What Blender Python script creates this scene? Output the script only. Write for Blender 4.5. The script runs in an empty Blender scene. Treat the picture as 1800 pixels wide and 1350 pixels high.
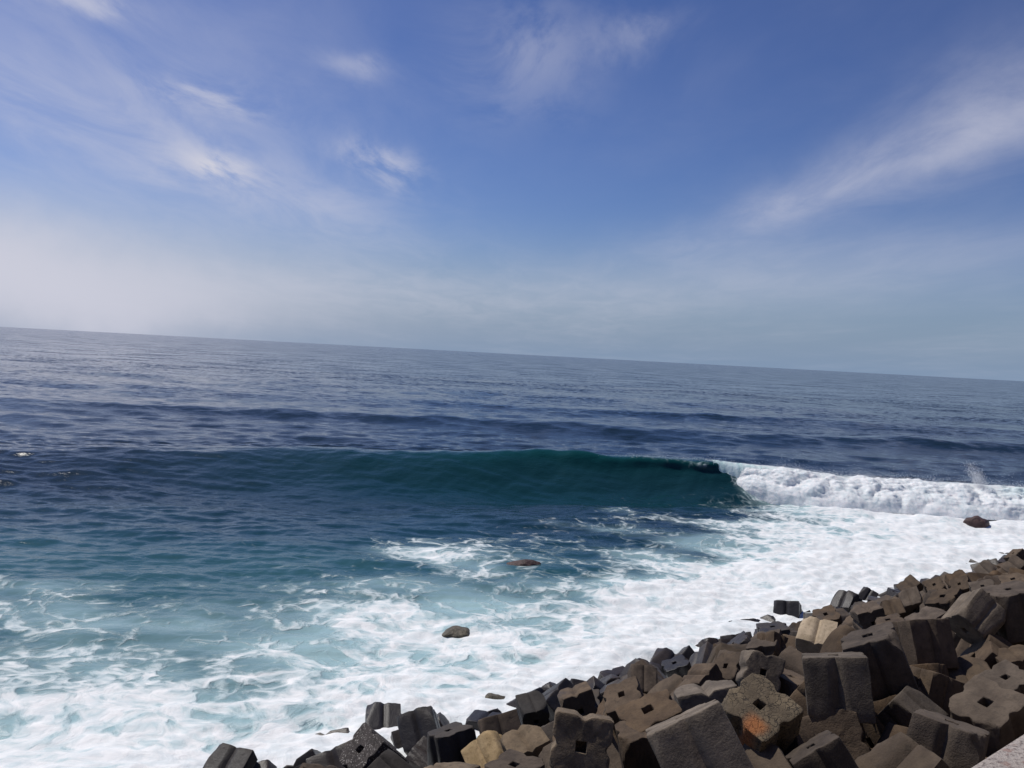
import bpy, bmesh, math, random
import numpy as np
from mathutils import Vector, Matrix, Quaternion, noise as mnoise
R = math.radians
scene = bpy.context.scene
COL = scene.collection

# ------------------------------------------------------------------ camera
CAM_H = 12.0
FPX = 1559.0                                   # focal length in photo pixels (1800 wide)
PITCH, ROLL = math.atan(52.9/1559), R(3.05)
_F = Vector((0, math.cos(PITCH), -math.sin(PITCH)))
_U0 = Vector((0, math.sin(PITCH), math.cos(PITCH)))
_R0 = Vector((1, 0, 0))
_Rt = _R0*math.cos(ROLL) + _U0*math.sin(ROLL)
_Up = -_R0*math.sin(ROLL) + _U0*math.cos(ROLL)
cam_d = bpy.data.cameras.new('camera'); cam = bpy.data.objects.new('camera', cam_d); COL.objects.link(cam)
cam_d.sensor_width = 36; cam_d.lens = 36*FPX/1800
cam_d.clip_start = .05; cam_d.clip_end = 120000
cam.matrix_world = Matrix(((_Rt.x, _Up.x, -_F.x, 0), (_Rt.y, _Up.y, -_F.y, 0), (_Rt.z, _Up.z, -_F.z, CAM_H), (0, 0, 0, 1)))
scene.camera = cam

# ------------------------------------------------------------------ light
SUN_AZ, SUN_EL = R(-55), R(59)                 # azimuth from the view direction, to the left
SUN_DIR = Vector((math.sin(SUN_AZ)*math.cos(SUN_EL), math.cos(SUN_AZ)*math.cos(SUN_EL), math.sin(SUN_EL)))
sd = bpy.data.lights.new('sun', 'SUN'); sd.energy = 3.6; sd.angle = R(.53); sd.color = (1.0, .955, .88)
so = bpy.data.objects.new('sun', sd); COL.objects.link(so)
so.rotation_euler = (-SUN_DIR).to_track_quat('-Z', 'Y').to_euler(); so.location = (-30, 20, 60)
scene.view_settings.view_transform = 'Standard'
scene.view_settings.look = 'None'
scene.view_settings.exposure = 0.0
scene.view_settings.gamma = 1.0
scene.view_settings.use_curve_mapping = False
scene.cycles.use_denoising = True
scene.cycles.max_bounces = 4
scene.cycles.sample_clamp_direct = 1.3

# ---- node helper
class NT:
    def __init__(s, tree): s.t = tree; s.n = tree.nodes; s.l = tree.links
    def new(s, kind, **kw):
        n = s.n.new(kind)
        for k, v in kw.items(): setattr(n, k, v)
        return n
    def link(s, a, b): s.l.new(a, b)
    def put(s, sock, v):
        if v is None: return
        if isinstance(v, bpy.types.NodeSocket): s.l.new(v, sock)
        else: sock.default_value = v
    def math(s, op, a, b=None, c=None, clamp=False):
        n = s.new('ShaderNodeMath', operation=op, use_clamp=clamp)
        for i, v in enumerate((a, b, c)): s.put(n.inputs[i], v)
        return n.outputs[0]
    def vmath(s, op, a, b=None, scale=None):
        n = s.new('ShaderNodeVectorMath', operation=op)
        s.put(n.inputs[0], a); s.put(n.inputs[1], b)
        if scale is not None: s.put(n.inputs['Scale'], scale)
        return n.outputs['Value'] if op in ('DOT_PRODUCT', 'LENGTH') else n.outputs[0]
    def noise(s, vec, scale, detail=4, rough=.55, dist=0, color=False, dims='3D'):
        n = s.new('ShaderNodeTexNoise', noise_dimensions=dims)
        s.put(n.inputs['Vector'], vec)
        n.inputs['Scale'].default_value = scale; n.inputs['Detail'].default_value = detail
        n.inputs['Roughness'].default_value = rough; n.inputs['Distortion'].default_value = dist
        return n.outputs['Color'] if color else n.outputs[0]
    def rng(s, v, a, b, c=0., d=1., smooth=True):
        n = s.new('ShaderNodeMapRange', interpolation_type='SMOOTHSTEP' if smooth else 'LINEAR')
        s.put(n.inputs[0], v); s.put(n.inputs[1], a); s.put(n.inputs[2], b); s.put(n.inputs[3], c); s.put(n.inputs[4], d)
        return n.outputs[0]
    def mix(s, f, a, b, mode='MIX'):
        n = s.new('ShaderNodeMix', data_type='RGBA', blend_type=mode)
        s.put(n.inputs['Factor'], f)
        for k, v in (('A', a), ('B', b)):
            sock = [i for i in n.inputs if i.name == k and i.type == 'RGBA'][0]
            s.put(sock, v if isinstance(v, bpy.types.NodeSocket) else (*v, 1) if len(v) == 3 else v)
        return [o for o in n.outputs if o.type == 'RGBA'][0]

def ray(px, py):
    return _F + _Rt*((px-900)/FPX) + _Up*((675-py)/FPX)
def ground(px, py, z=0.):
    d = ray(px, py); t = (z-CAM_H)/d.z
    return Vector((0, 0, CAM_H)) + d*t

# ---- sky: physical sky plus high thin cloud, laid out by direction on the dome
world = bpy.data.worlds.new('World'); scene.world = world; world.use_nodes = True
W = NT(world.node_tree); W.n.clear()
sky = W.new('ShaderNodeTexSky', sky_type='NISHITA', sun_disc=False)
sky.sun_elevation = SUN_EL; sky.sun_rotation = SUN_AZ
sky.altitude = 0; sky.air_density = 1.0; sky.dust_density = 0.6; sky.ozone_density = 3.0
geo = W.new('ShaderNodeTexCoord').outputs['Generated']
sep = W.new('ShaderNodeSeparateXYZ'); W.link(geo, sep.inputs[0])
el = sep.outputs['Z']
def sky_blob(px, py, rad_along, rad_across, tilt, WARP):
    """soft elongated patch around the direction of a photo pixel; radii in radians, tilt in degrees"""
    c = ray(px, py).normalized()
    h = Vector((c.y, -c.x, 0)).normalized(); v = h.cross(c).normalized()
    if v.z < 0: v = -v
    t = R(tilt); a = h*math.cos(t) + v*math.sin(t); b = -h*math.sin(t) + v*math.cos(t)
    da = W.math('DIVIDE', W.math('SUBTRACT', W.vmath('DOT_PRODUCT', WARP, a), c.dot(a)), rad_along)
    db = W.math('DIVIDE', W.math('SUBTRACT', W.vmath('DOT_PRODUCT', WARP, b), c.dot(b)), rad_across)
    q = W.math('ADD', W.math('MULTIPLY', da, da), W.math('MULTIPLY', db, db))
    return W.math('EXPONENT', W.math('MULTIPLY', q, -1.0))
wn = W.noise(geo, 5.0, 5, .6, color=True)
WARP_S = W.vmath('ADD', geo, W.vmath('SCALE', W.vmath('SUBTRACT', wn, (.5, .5, .5)), scale=.035))
WARP_P = W.vmath('ADD', geo, W.vmath('SCALE', W.vmath('SUBTRACT', wn, (.5, .5, .5)), scale=.10))
# streak space: a flat cloud sheet overhead (perspective foreshortening towards the horizon comes from the division)
zc = W.math('MAXIMUM', W.math('ADD', el, .06), .03)
cx = W.math('DIVIDE', sep.outputs['X'], zc); cy = W.math('DIVIDE', sep.outputs['Y'], zc)
cmb = W.new('ShaderNodeCombineXYZ'); W.link(cx, cmb.inputs[0]); W.link(cy, cmb.inputs[1])
mp = W.new('ShaderNodeMapping'); W.link(cmb.outputs[0], mp.inputs[0])
mp.inputs['Rotation'].default_value = (0, 0, R(28)); mp.inputs['Scale'].default_value = (1.0, .42, 1)
SH = mp.outputs[0]
fine = W.noise(SH, 2.6, 9, .62, .5)
broad = W.noise(SH, .55, 5, .55, .4)
SKY_GAMMA = 1.42
SKY_TINT = (.405, .40, .51)
HAZE_COL = (.220, .315, .465)
CLOUD_COL = (.61, .615, .71)
tex = W.rng(fine, .30, .72)
tex2 = W.rng(fine, .36, .60)
dens = None
def add_cloud(amount, px, py, along, across, tilt, t=None, smooth=False):
    global dens
    b = sky_blob(px, py, along, across, tilt, WARP_S if smooth else WARP_P)
    v = W.math('MULTIPLY', b, amount)
    if t is not None: v = W.math('MULTIPLY', v, t)
    # union of densities
    dens = v if dens is None else W.math('SUBTRACT', W.math('ADD', dens, v), W.math('MULTIPLY', dens, v))
half = W.math('ADD', W.math('MULTIPLY', tex, .6), .4)
soft = W.math('ADD', W.math('MULTIPLY', tex, .3), .7)
add_cloud(.34, 1400, 348, .14, .018, 20, half, True)
add_cloud(.38, 1640, 262, .19, .030, 21, half, True)
add_cloud(.28, 1790, 180, .13, .046, 23, half, True)
add_cloud(.16, 1790, 140, .10, .05, 24, half)
add_cloud(.28, 1560, 450, .28, .034, 6, soft, True)
add_cloud(.18, 1250, 510, .25, .024, 3, soft, True)
add_cloud(1.0, 385, 294, .046, .017, -3, W.rng(fine, .30, .52))
add_cloud(.62, 665, 292, .040, .020, -8, tex2)
add_cloud(.60, 350, 172, .060, .013, -4, tex2)
add_cloud(.60, 135, 14, .045, .012, 0, tex2)
add_cloud(.35, 630, 110, .035, .014, 4, tex2)
add_cloud(.30, 930, 90, .07, .055, 20, tex2)
add_cloud(.25, 1120, 55, .05, .016, 6, tex2)
add_cloud(.40, 300, 265, .26, .045, -15, half)
add_cloud(.22, 480, 360, .12, .022, -12, half)
add_cloud(.26, 120, 120, .30, .11, 0, half)
add_cloud(.88, -40, 445, .24, .066, -3, None)
add_cloud(.70, 150, 500, .22, .050, -2, None)
add_cloud(.26, 640, 505, .20, .024, 2, half)
add_cloud(.18, 860, 545, .22, .022, 2, half)
# general thin veil over the whole dome
veil = W.math('MULTIPLY', W.math('MULTIPLY', W.rng(broad, .40, .72), .12), half)
dens = W.math('SUBTRACT', W.math('ADD', dens, veil), W.math('MULTIPLY', dens, veil))
SKY_STR = .07
gm = W.new('ShaderNodeGamma'); W.link(sky.outputs[0], gm.inputs[0]); gm.inputs[1].default_value = SKY_GAMMA
skyc = W.mix(1.0, gm.outputs[0], SKY_TINT, 'MULTIPLY')
hzf = W.rng(el, -.02, .17, .92, 0.0)
skyc = W.mix(hzf, skyc, tuple(c/SKY_STR for c in HAZE_COL))
out = W.mix(dens, skyc, tuple(c/SKY_STR for c in CLOUD_COL))
bg = W.new('ShaderNodeBackground'); W.link(out, bg.inputs[0]); bg.inputs[1].default_value = SKY_STR
wo = W.new('ShaderNodeOutputWorld'); W.link(bg.outputs[0], wo.inputs[0])
# ------------------------------------------------------------------ helpers
def tag(o, label=None, cat=None, group=None, kind=None):
    if label: o['label'] = label
    if cat: o['category'] = cat
    if group: o['group'] = group
    if kind: o['kind'] = kind
    return o
def mesh_np(name, verts, quads, smooth=True):
    me = bpy.data.meshes.new(name)
    verts = np.asarray(verts, np.float32); quads = np.asarray(quads, np.int32)
    k = quads.shape[1]
    me.vertices.add(len(verts)); me.vertices.foreach_set('co', verts.ravel())
    me.loops.add(quads.size); me.loops.foreach_set('vertex_index', quads.ravel())
    me.polygons.add(len(quads)); me.polygons.foreach_set('loop_start', np.arange(0, quads.size, k, dtype=np.int32))
    me.polygons.foreach_set('use_smooth', np.full(len(quads), smooth, dtype=bool))
    me.update(calc_edges=True)
    return me
def link(name, me, mat, parent=None):
    o = bpy.data.objects.new(name, me); COL.objects.link(o)
    if mat is not None and not me.materials: me.materials.append(mat)
    if parent: o.parent = parent
    return o
def grid_quads(nr, nc):
    i = np.arange(nr*nc).reshape(nr, nc)
    return np.stack([i[:-1, :-1], i[:-1, 1:], i[1:, 1:], i[1:, :-1]], -1).reshape(-1, 4)
def sstep(a, b, x):
    t = np.clip((x-a)/(b-a), 0, 1); return t*t*(3-2*t)
_rng = np.random.default_rng(7)
_perm = _rng.permutation(512); _perm = np.concatenate([_perm, _perm, _perm])
_ga = _rng.uniform(0, 2*np.pi, 512); _gx, _gy = np.cos(_ga), np.sin(_ga)
def perlin(x, y):
    xi = np.floor(x).astype(np.int64); yi = np.floor(y).astype(np.int64)
    xf, yf = x-xi, y-yi
    u = xf**3*(xf*(xf*6-15)+10); v = yf**3*(yf*(yf*6-15)+10)
    def g(ix, iy, dx, dy):
        h = _perm[(_perm[ix & 511]+iy) & 511]; return _gx[h]*dx+_gy[h]*dy
    a = g(xi, yi, xf, yf); b = g(xi+1, yi, xf-1, yf); c = g(xi, yi+1, xf, yf-1); d = g(xi+1, yi+1, xf-1, yf-1)
    return ((a*(1-u)+b*u)*(1-v)+(c*(1-u)+d*u)*v)*1.4
def fbm(x, y, octv=4, gain=.5):
    s = 0; a = 1
    for k in range(octv):
        s = s+a*perlin(x*2**k+17.3*k, y*2**k-9.1*k); a *= gain
    return s
def billow(x, y, octv=4, gain=.5):
    s = 0; a = 1
    for k in range(octv):
        s = s+a*(np.abs(perlin(x*2**k+31.7*k, y*2**k+5.3*k))); a *= gain
    return s
def new_mat(name):
    m = bpy.data.materials.new(name); m.use_nodes = True
    t = NT(m.node_tree); t.n.clear()
    b = t.new('ShaderNodeBsdfPrincipled'); o = t.new('ShaderNodeOutputMaterial'); t.link(b.outputs[0], o.inputs[0])
    return m, t, b
def attr(t, name, kind='Fac'):
    a = t.new('ShaderNodeAttribute', attribute_name=name); return a.outputs[kind]

# shore frame: u = metres seaward of the camera, v = metres along the shore
NX, NY = -.655/math.hypot(.655, .755), .755/math.hypot(.655, .755)
TX, TY = NY, -NX
def uv2xy(u, v): return (u*NX+v*TX, u*NY+v*TY)
SHORE_U, SLOPE, BERM = 22.8, .43, 6.0
def zs(u): return min(BERM, SLOPE*(SHORE_U-u))

# ------------------------------------------------------------------ materials of the sea
def foam_pattern(t, P):
    w = t.noise(P, .22, 3, .6, color=True)
    Pw = t.vmath('ADD', P, t.vmath('SCALE', t.vmath('SUBTRACT', w, (.5, .5, .5)), scale=3.6))
    w2 = t.noise(Pw, 1.1, 3, .6, color=True)
    Pv = t.vmath('ADD', Pw, t.vmath('SCALE', t.vmath('SUBTRACT', w2, (.5, .5, .5)), scale=.45))
    def ridge(n): return t.math('SUBTRACT', 1.0, t.math('ABSOLUTE', t.math('MULTIPLY_ADD', n, 2.0, -1.0)))
    r1 = ridge(t.noise(Pv, .20, 3, .5)); r2 = ridge(t.noise(Pv, .62, 3, .55)); r3 = t.noise(Pv, 1.7, 6, .60)
    big = t.noise(Pw, .13, 3, .55)
    vo = t.new('ShaderNodeTexVoronoi', feature='DISTANCE_TO_EDGE'); vo.inputs['Scale'].default_value = .42; vo.inputs['Randomness'].default_value = 1.0
    t.link(Pv, vo.inputs['Vector'])
    lace = t.rng(vo.outputs['Distance'], 0., .30, 1., 0.)
    vo2 = t.new('ShaderNodeTexVoronoi', feature='DISTANCE_TO_EDGE'); vo2.inputs['Scale'].default_value = 1.35
    t.link(Pv, vo2.inputs['Vector'])
    lace2 = t.rng(vo2.outputs['Distance'], 0., .28, 1., 0.)
    s = t.math('ADD', t.math('MULTIPLY', r1, .26), t.math('MULTIPLY', r2, .20))
    s = t.math('ADD', s, t.math('MULTIPLY', r3, .34))
    s = t.math('ADD', s, t.math('ADD', t.math('MULTIPLY', lace, .15), t.math('MULTIPLY', lace2, .08)))
    s = t.math('ADD', s, t.math('MULTIPLY', t.math('SUBTRACT', big, .5), .48))
    return s, r3, Pv
def make_sea_mat():
    m, t, b = new_mat('sea_water')
    tc = t.new('ShaderNodeTexCoord').outputs['Object']
    P = t.vmath('MULTIPLY', tc, (1, 1, .35))
    pat, fine_n, Pv = foam_pattern(t, P)
    D = attr(t, 'foam'); wc = attr(t, 'water', 'Color')
    thr = t.math('SUBTRACT', .945, t.math('MULTIPLY', t.math('POWER', D, 1.25), .53))
    foam = t.math('MULTIPLY', t.rng(t.math('SUBTRACT', pat, thr), -.10, .17), t.rng(D, .01, .08))
    haze = t.math('MULTIPLY', t.rng(t.math('SUBTRACT', pat, thr), -.16, .10), t.rng(D, .03, .25))           # thin bubble film around the foam
    col = t.mix(t.math('MULTIPLY', haze, .55), wc, (.46, .63, .645))
    fcol = t.mix(t.rng(fine_n, .35, .62), (.70, .74, .75), (.86, .86, .85))
    fcol = t.mix(t.math('MULTIPLY', t.rng(t.noise(P, .8, 5, .6, .8), .40, .70), .55), fcol, (.60, .66, .67))
    col = t.mix(foam, col, fcol)
    t.link(col, b.inputs['Base Color'])
    t.put(b.inputs['Roughness'], t.rng(foam, 0, 1, .09, .75, smooth=False))
    b.inputs['IOR'].default_value = 1.333
    t.put(b.inputs['Specular IOR Level'], t.rng(foam, 0, 1, .5, .15, smooth=False))
    # ripples
    st = t.vmath('MULTIPLY', tc, (.75, 1.25, 1))
    n1 = t.noise(st, .55, 4, .55, .3); n2 = t.noise(st, 2.4, 4, .6, .4)
    h = t.math('ADD', t.math('MULTIPLY', n1, .17), t.math('MULTIPLY', n2, .05))
    hf = t.math('ADD', t.math('MULTIPLY', pat, .13), t.math('MULTIPLY', t.noise(Pv, 7.0, 4, .6), .035))
    hh = t.math('ADD', t.math('MULTIPLY', h, t.rng(foam, 0, 1, 1., .35)), t.math('MULTIPLY', hf, t.rng(haze, 0, 1, 0., 1.)))
    bp = t.new('ShaderNodeBump'); t.link(hh, bp.inputs['Height']); bp.inputs['Distance'].default_value = 1.0
    bp.inputs['Strength'].default_value = .75
    # beyond the resolution of the bump the same ripples act as a spread of facets
    gp = t.new('ShaderNodeNewGeometry')
    dist = t.vmath('LENGTH', gp.outputs['Position'])
    rip = t.noise(t.vmath('MULTIPLY', tc, (.6, 1, 1)), .9, 5, .6, color=True); rip2 = t.noise(t.vmath('MULTIPLY', tc, (.5, 1, 1)), .07, 4, .6, color=True)
    pv = t.vmath('ADD', t.vmath('SCALE', t.vmath('SUBTRACT', rip, (.5, .5, .5)), scale=1.0), t.vmath('SCALE', t.vmath('SUBTRACT', rip2, (.5, .5, .5)), scale=.55))
    pv = t.vmath('SCALE', t.vmath('MULTIPLY', pv, (1, 1, 0)), scale=t.rng(dist, 50, 420, .06, 2.0))
    nrm = t.vmath('NORMALIZE', t.vmath('ADD', bp.outputs[0], pv))
    t.link(nrm, b.inputs['Normal'])
    return m
SEA_MAT = make_sea_mat()
def make_whitewater_mat():
    m, t, b = new_mat('whitewater')
    tc = t.new('ShaderNodeTexCoord').outputs['Object']
    n = t.noise(tc, 1.6, 6, .62, .4); k = attr(t, 'teal')
    col = t.mix(t.rng(n, .34, .62), (.66, .72, .74), (.88, .88, .88))
    st = t.noise(t.vmath('MULTIPLY', tc, (1.0, .25, .12)), 1.7, 5, .6)
    teal = t.mix(t.rng(st, .15, .80), (.42, .62, .62), (.76, .86, .86))
    col = t.mix(k, col, teal)
    t.link(col, b.inputs['Base Color']); b.inputs['Roughness'].default_value = .7
    b.inputs['Specular IOR Level'].default_value = .2
    b.inputs['Subsurface Weight'].default_value = .45; b.inputs['Subsurface Radius'].default_value = (.35, .4, .42); b.inputs['Subsurface Scale'].default_value = 1.0
    bp = t.new('ShaderNodeBump'); t.link(t.noise(tc, 3.2, 7, .68, .3), bp.inputs['Height'])
    bp.inputs['Distance'].default_value = .16; bp.inputs['Strength'].default_value = .7
    t.link(bp.outputs[0], b.inputs['Normal'])
    return m
WW_MAT = make_whitewater_mat()
def make_spray_mat():
    m, t, b = new_mat('spray'); b.inputs['Base Color'].default_value = (.9, .91, .92, 1); b.inputs['Roughness'].default_value = .6
    return m
SPRAY_MAT = make_spray_mat()

# ------------------------------------------------------------------ the sea
# breaking wave: crest line, height and steepness along x
_wx  = [-140, -80, -48, -30, -5, 8, 19, 24, 32, 48, 80, 140]
_wyc = [  72,  76, 79.5, 83, 84.6, 86, 86.6, 86, 84.5, 84.2, 83, 80]
_wh  = [  .2,  .5, .95, 1.6, 2.4, 2.75, 2.85, 2.5, 2.0, 1.85, 1.5, 1.0]
_ww  = [  10,  10, 9, 7.6, 5.4, 3.6, 2.7, 2.4, 2.4, 2.4, 3, 5]
_we  = [   2,   2, 2, 1.9, 1.6, 1.35, 1.2, 1.3, 1.6, 1.6, 2, 2]
def wave_h(x): return np.interp(x, _wx, _wh)
def wave_yc(x): return np.interp(x, _wx, _wyc)+.5*np.sin(x*.21+1)+.25*np.sin(x*.57)

# foam cover read off the photograph: pixel -> point on the water, value 0..1
_FC = """862: 0 0,200 0,400 0,600 0,800 0,1000 0,1150 0,1250 0,1310 .1,1400 .6,1600 .8,1800 .9
880: 0 0,300 0,600 0,900 0,1050 0,1150 .04,1230 .02,1290 .12,1340 .4,1420 .7,1600 .85,1800 .92
900: 0 0,200 0,400 0,600 0,800 0,1000 .03,1100 .32,1170 .12,1230 .05,1300 .34,1400 .66,1500 .8,1600 .86,1800 .92
930: 0 0,300 0,600 .02,700 .03,800 .08,900 .05,1000 .08,1100 .30,1200 .10,1300 .52,1400 .76,1600 .92,1800 .96
952: 0 0,300 0,600 .05,700 .26,780 .34,860 .36,930 .18,1000 .30,1090 .10,1180 .38,1260 .34,1330 .72,1500 .9,1800 1
975: 0 0,200 .0,400 .04,560 .10,690 .36,760 .46,840 .44,910 .22,1000 .16,1100 .40,1150 .44,1220 .34,1300 .84,1500 .95,1800 1
1000: 0 .12,150 .08,300 .08,450 .12,600 .16,700 .18,800 .28,850 .46,930 .18,1020 .22,1100 .30,1160 .62,1210 .88,1300 .9,1500 .97
1040: 0 .34,120 .30,260 .20,400 .22,540 .24,640 .36,720 .40,800 .38,900 .30,1000 .34,1080 .46,1140 .82,1220 .92,1300 .96,1500 1
1075: 0 .42,120 .40,260 .24,400 .28,520 .34,610 .58,700 .66,800 .60,900 .56,1000 .54,1070 .70,1150 .9,1250 .98
1110: 0 .44,120 .46,260 .34,400 .38,500 .44,600 .66,700 .70,790 .72,880 .60,960 .58,1060 .78,1150 .95,1250 1
1150: 0 .48,120 .46,220 .40,320 .46,420 .62,520 .62,620 .66,720 .62,820 .64,900 .58,1000 .72,1100 .95
1200: 0 .56,120 .48,220 .58,330 .52,430 .66,540 .58,650 .66,760 .74,860 .82,950 .93,1050 1
1250: 0 .64,120 .58,240 .66,360 .68,480 .66,580 .74,660 .88,760 .96,860 1
1300: 0 .62,120 .70,240 .74,360 .80,470 .70,560 .80,640 .97
1345: 0 .66,120 .72,240 .84,330 .88,440 .72,520 .86,580 .96"""
FP, FV = [], []
for row in _FC.split('\n'):
    y, vals = row.split(':')
    for it in vals.split(','):
        x, v = it.split(); g = ground(float(x), float(y)); FP.append((g.x, g.y)); FV.append(float(v)*(.86 if float(x) < 620 and float(y) > 1090 else 1))
FP = np.array(FP); FV = np.array(FV)
def foam_cover(x, y):
    """smooth interpolation of the readings in a log-range frame"""
    r = np.sqrt(x*x+y*y); a = np.arctan2(x, y)*3.0; l = np.log(np.maximum(r, 1))*4.2
    fr = np.hypot(FP[:, 0], FP[:, 1]); fa = np.arctan2(FP[:, 0], FP[:, 1])*3.0; fl = np.log(fr)*4.2
    num = np.zeros_like(x); den = np.full_like(x, 1e-9)
    for i in range(len(FV)):
        d2 = (a-fa[i])**2+(l-fl[i])**2
        w = 1/(d2+.012)**2.2
        num += w*FV[i]; den += w
    return num/den

def sea_mesh():
    # rings round a point under the camera, dense in the sector in view, out to the horizon
    rs = [9.0]
    while rs[-1] < 420:
        r = rs[-1]; dr = max(.085, .62*r*r/(CAM_H*887))
        if 74 < r < 108: dr = min(dr, .30)
        rs.append(r+dr)
    while rs[-1] < 90000: rs.append(rs[-1]*1.035)
    rs = np.array(rs)
    core = np.linspace(-R(41), R(41), 880)
    side = np.linspace(R(41), R(120), 70)[1:]
    th = np.concatenate([-side[::-1], core, side])
    rr, tt = np.meshgrid(rs, th, indexing='ij')
    x = rr*np.sin(tt); y = rr*np.cos(tt)
    dr = np.gradient(rs)[:, None]*np.ones_like(x)
    sp = np.maximum(dr, rr*.0017)
    z = np.zeros_like(x)
    # wind chop: many small directional waves
    rg = np.random.default_rng(3)
    gust = 1+.35*fbm(x*.02, y*.02, 2)
    px_, py_ = x+1.5*perlin(x*.05, y*.05), y+1.5*perlin(x*.05+40, y*.05)
    for k in range(46):
        lam = .9*(22/.9)**((k+rg.random())/46)
        ang = rg.normal(0, .42)+(.10 if lam > 5 else 0)
        kx, ky = math.sin(ang)*2*math.pi/lam, math.cos(ang)*2*math.pi/lam
        A = .0105*lam**.50
        fade = sstep(1.4, 3.2, lam/sp)
        ph = kx*px_+ky*py_+rg.random()*6.28
        z += A*fade*(np.sin(ph)+.25*np.cos(2*ph))*gust
    calm = 1-.35*sstep(90, 45, rr)
    z *= calm
    # swells behind the breaker
    for yc0, h0, wfr, slope in ((143, 1.7, 6, .015), (196, 1.2, 8, -.01), (262, 1.2, 12, -.03), (370, 1.2, 16, .02), (118, .35, 9, .03)):
        q = y-(yc0+slope*x+5*perlin(x*.012+yc0, x*0+3.3))
        mod = (.75+.35*perlin(x*.018+yc0*3, x*0+1.7))*(.45+.55*sstep(-70, 10, x))
        z += h0*mod*np.where(q < 0, np.exp(-(q/wfr)**2), np.exp(-(q/(wfr*1.9))**2))
    # the breaker
    h = wave_h(x); yc = wave_yc(x); w = np.interp(x, _wx, _ww); e = np.interp(x, _wx, _we)
    q = y-yc
    front = np.exp(-(np.abs(np.minimum(q, 0))/w)**e); back = np.exp(-(np.maximum(q, 0)/8.5)**2)
    prof = np.where(q < 0, front, back)
    z = z*(1-.55*prof*sstep(-60, -10, x))
    z += h*prof-.30*h*np.exp(-((q+w*2.2)/(w*1.2))**2)
    z += .10*h*prof*fbm(x*.16, y*.10, 3)*sstep(-60, -10, x)
    lip = np.interp(x, [-20, 0, 10, 17, 20, 20.8], [0, .12, .5, .9, .8, 0])*(1+.3*perlin(x*.5, x*0))
    dy = -lip*sstep(.62, 1.0, prof)*np.where(q < 1.2, 1, np.clip(1-(q-1.2)/3, 0, 1))
    # foam cover
    D = np.zeros_like(x); near = rr < 140
    D[near] = foam_cover(x[near], y[near])
    D = D*np.where(y-yc > -2.5, np.clip(1-(y-yc+2.5)/3, 0, 1), 1)      # none carried behind the crest
    D = np.where(rr > 130, 0, D)
    # shore side of the sheet and under the blocks: all white
    u = x*NX+y*NY
    D = np.maximum(D, .97*sstep(20.8, 22.3, u)*sstep(27.5, 23.5, u))
    D = np.maximum(D, sstep(22, 20, u))
    # crest foam
    cr = np.exp(-((q+.1)/.55)**2)
    D = np.maximum(D, cr*np.interp(x, [9, 12, 15, 19, 22], [0, .22, .12, .25, .6]))
    bro = sstep(20, 24, x)*np.exp(-((q+1)/4)**2)
    D = np.maximum(D, .75*bro)
    # rough water where foam is thick
    rough = sstep(.35, .9, D)*sstep(140, 110, rr)
    z += rough*(.26*fbm(x*.13, y*.17, 2)+.13*(billow(x*.5, y*.65, 2)-.3)+.05*fbm(x*1.3, y*1.7, 2))
    # colour of the water body
    deep = np.array([.0095, .023, .036]); mid = np.array([.010, .060, .085]); teal = np.array([.034, .105, .122]); milky = np.array([.34, .50, .515])
    tz = sstep(74, 46, rr+.16*x+6*fbm(x*.04, y*.05, 3))
    c = deep*(1-tz[..., None])+mid*tz[..., None]
    tz2 = sstep(60, 40, rr+.10*x+5*fbm(x*.05+9, y*.06, 3))
    c = c*(1-tz2[..., None])+teal*tz2[..., None]
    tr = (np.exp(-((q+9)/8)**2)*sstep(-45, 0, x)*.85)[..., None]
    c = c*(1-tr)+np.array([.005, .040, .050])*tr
    Ds = np.clip(D, 0, 1)*sstep(120, 100, rr)
    mk = sstep(.20, .70, Ds+.22*fbm(x*.12+3, y*.15, 3))
    c = c*(1-mk[..., None])+milky*mk[..., None]
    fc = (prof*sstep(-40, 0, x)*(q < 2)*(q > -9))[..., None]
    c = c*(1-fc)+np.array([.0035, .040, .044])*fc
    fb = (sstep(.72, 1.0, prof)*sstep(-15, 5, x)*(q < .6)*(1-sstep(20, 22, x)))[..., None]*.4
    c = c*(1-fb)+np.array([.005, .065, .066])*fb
    V = np.stack([x, y+dy, z], -1).reshape(-1, 3)
    me = mesh_np('sea', V, grid_quads(len(rs), len(th))[:, ::-1])
    a = me.attributes.new('foam', 'FLOAT', 'POINT'); a.data.foreach_set('value', D.ravel().astype(np.float32))
    a = me.attributes.new('water', 'FLOAT_COLOR', 'POINT')
    a.data.foreach_set('color', np.concatenate([c, np.ones_like(c[..., :1])], -1).reshape(-1).astype(np.float32))
    return me
tag(link('sea', sea_mesh(), SEA_MAT), kind='structure')

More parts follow.
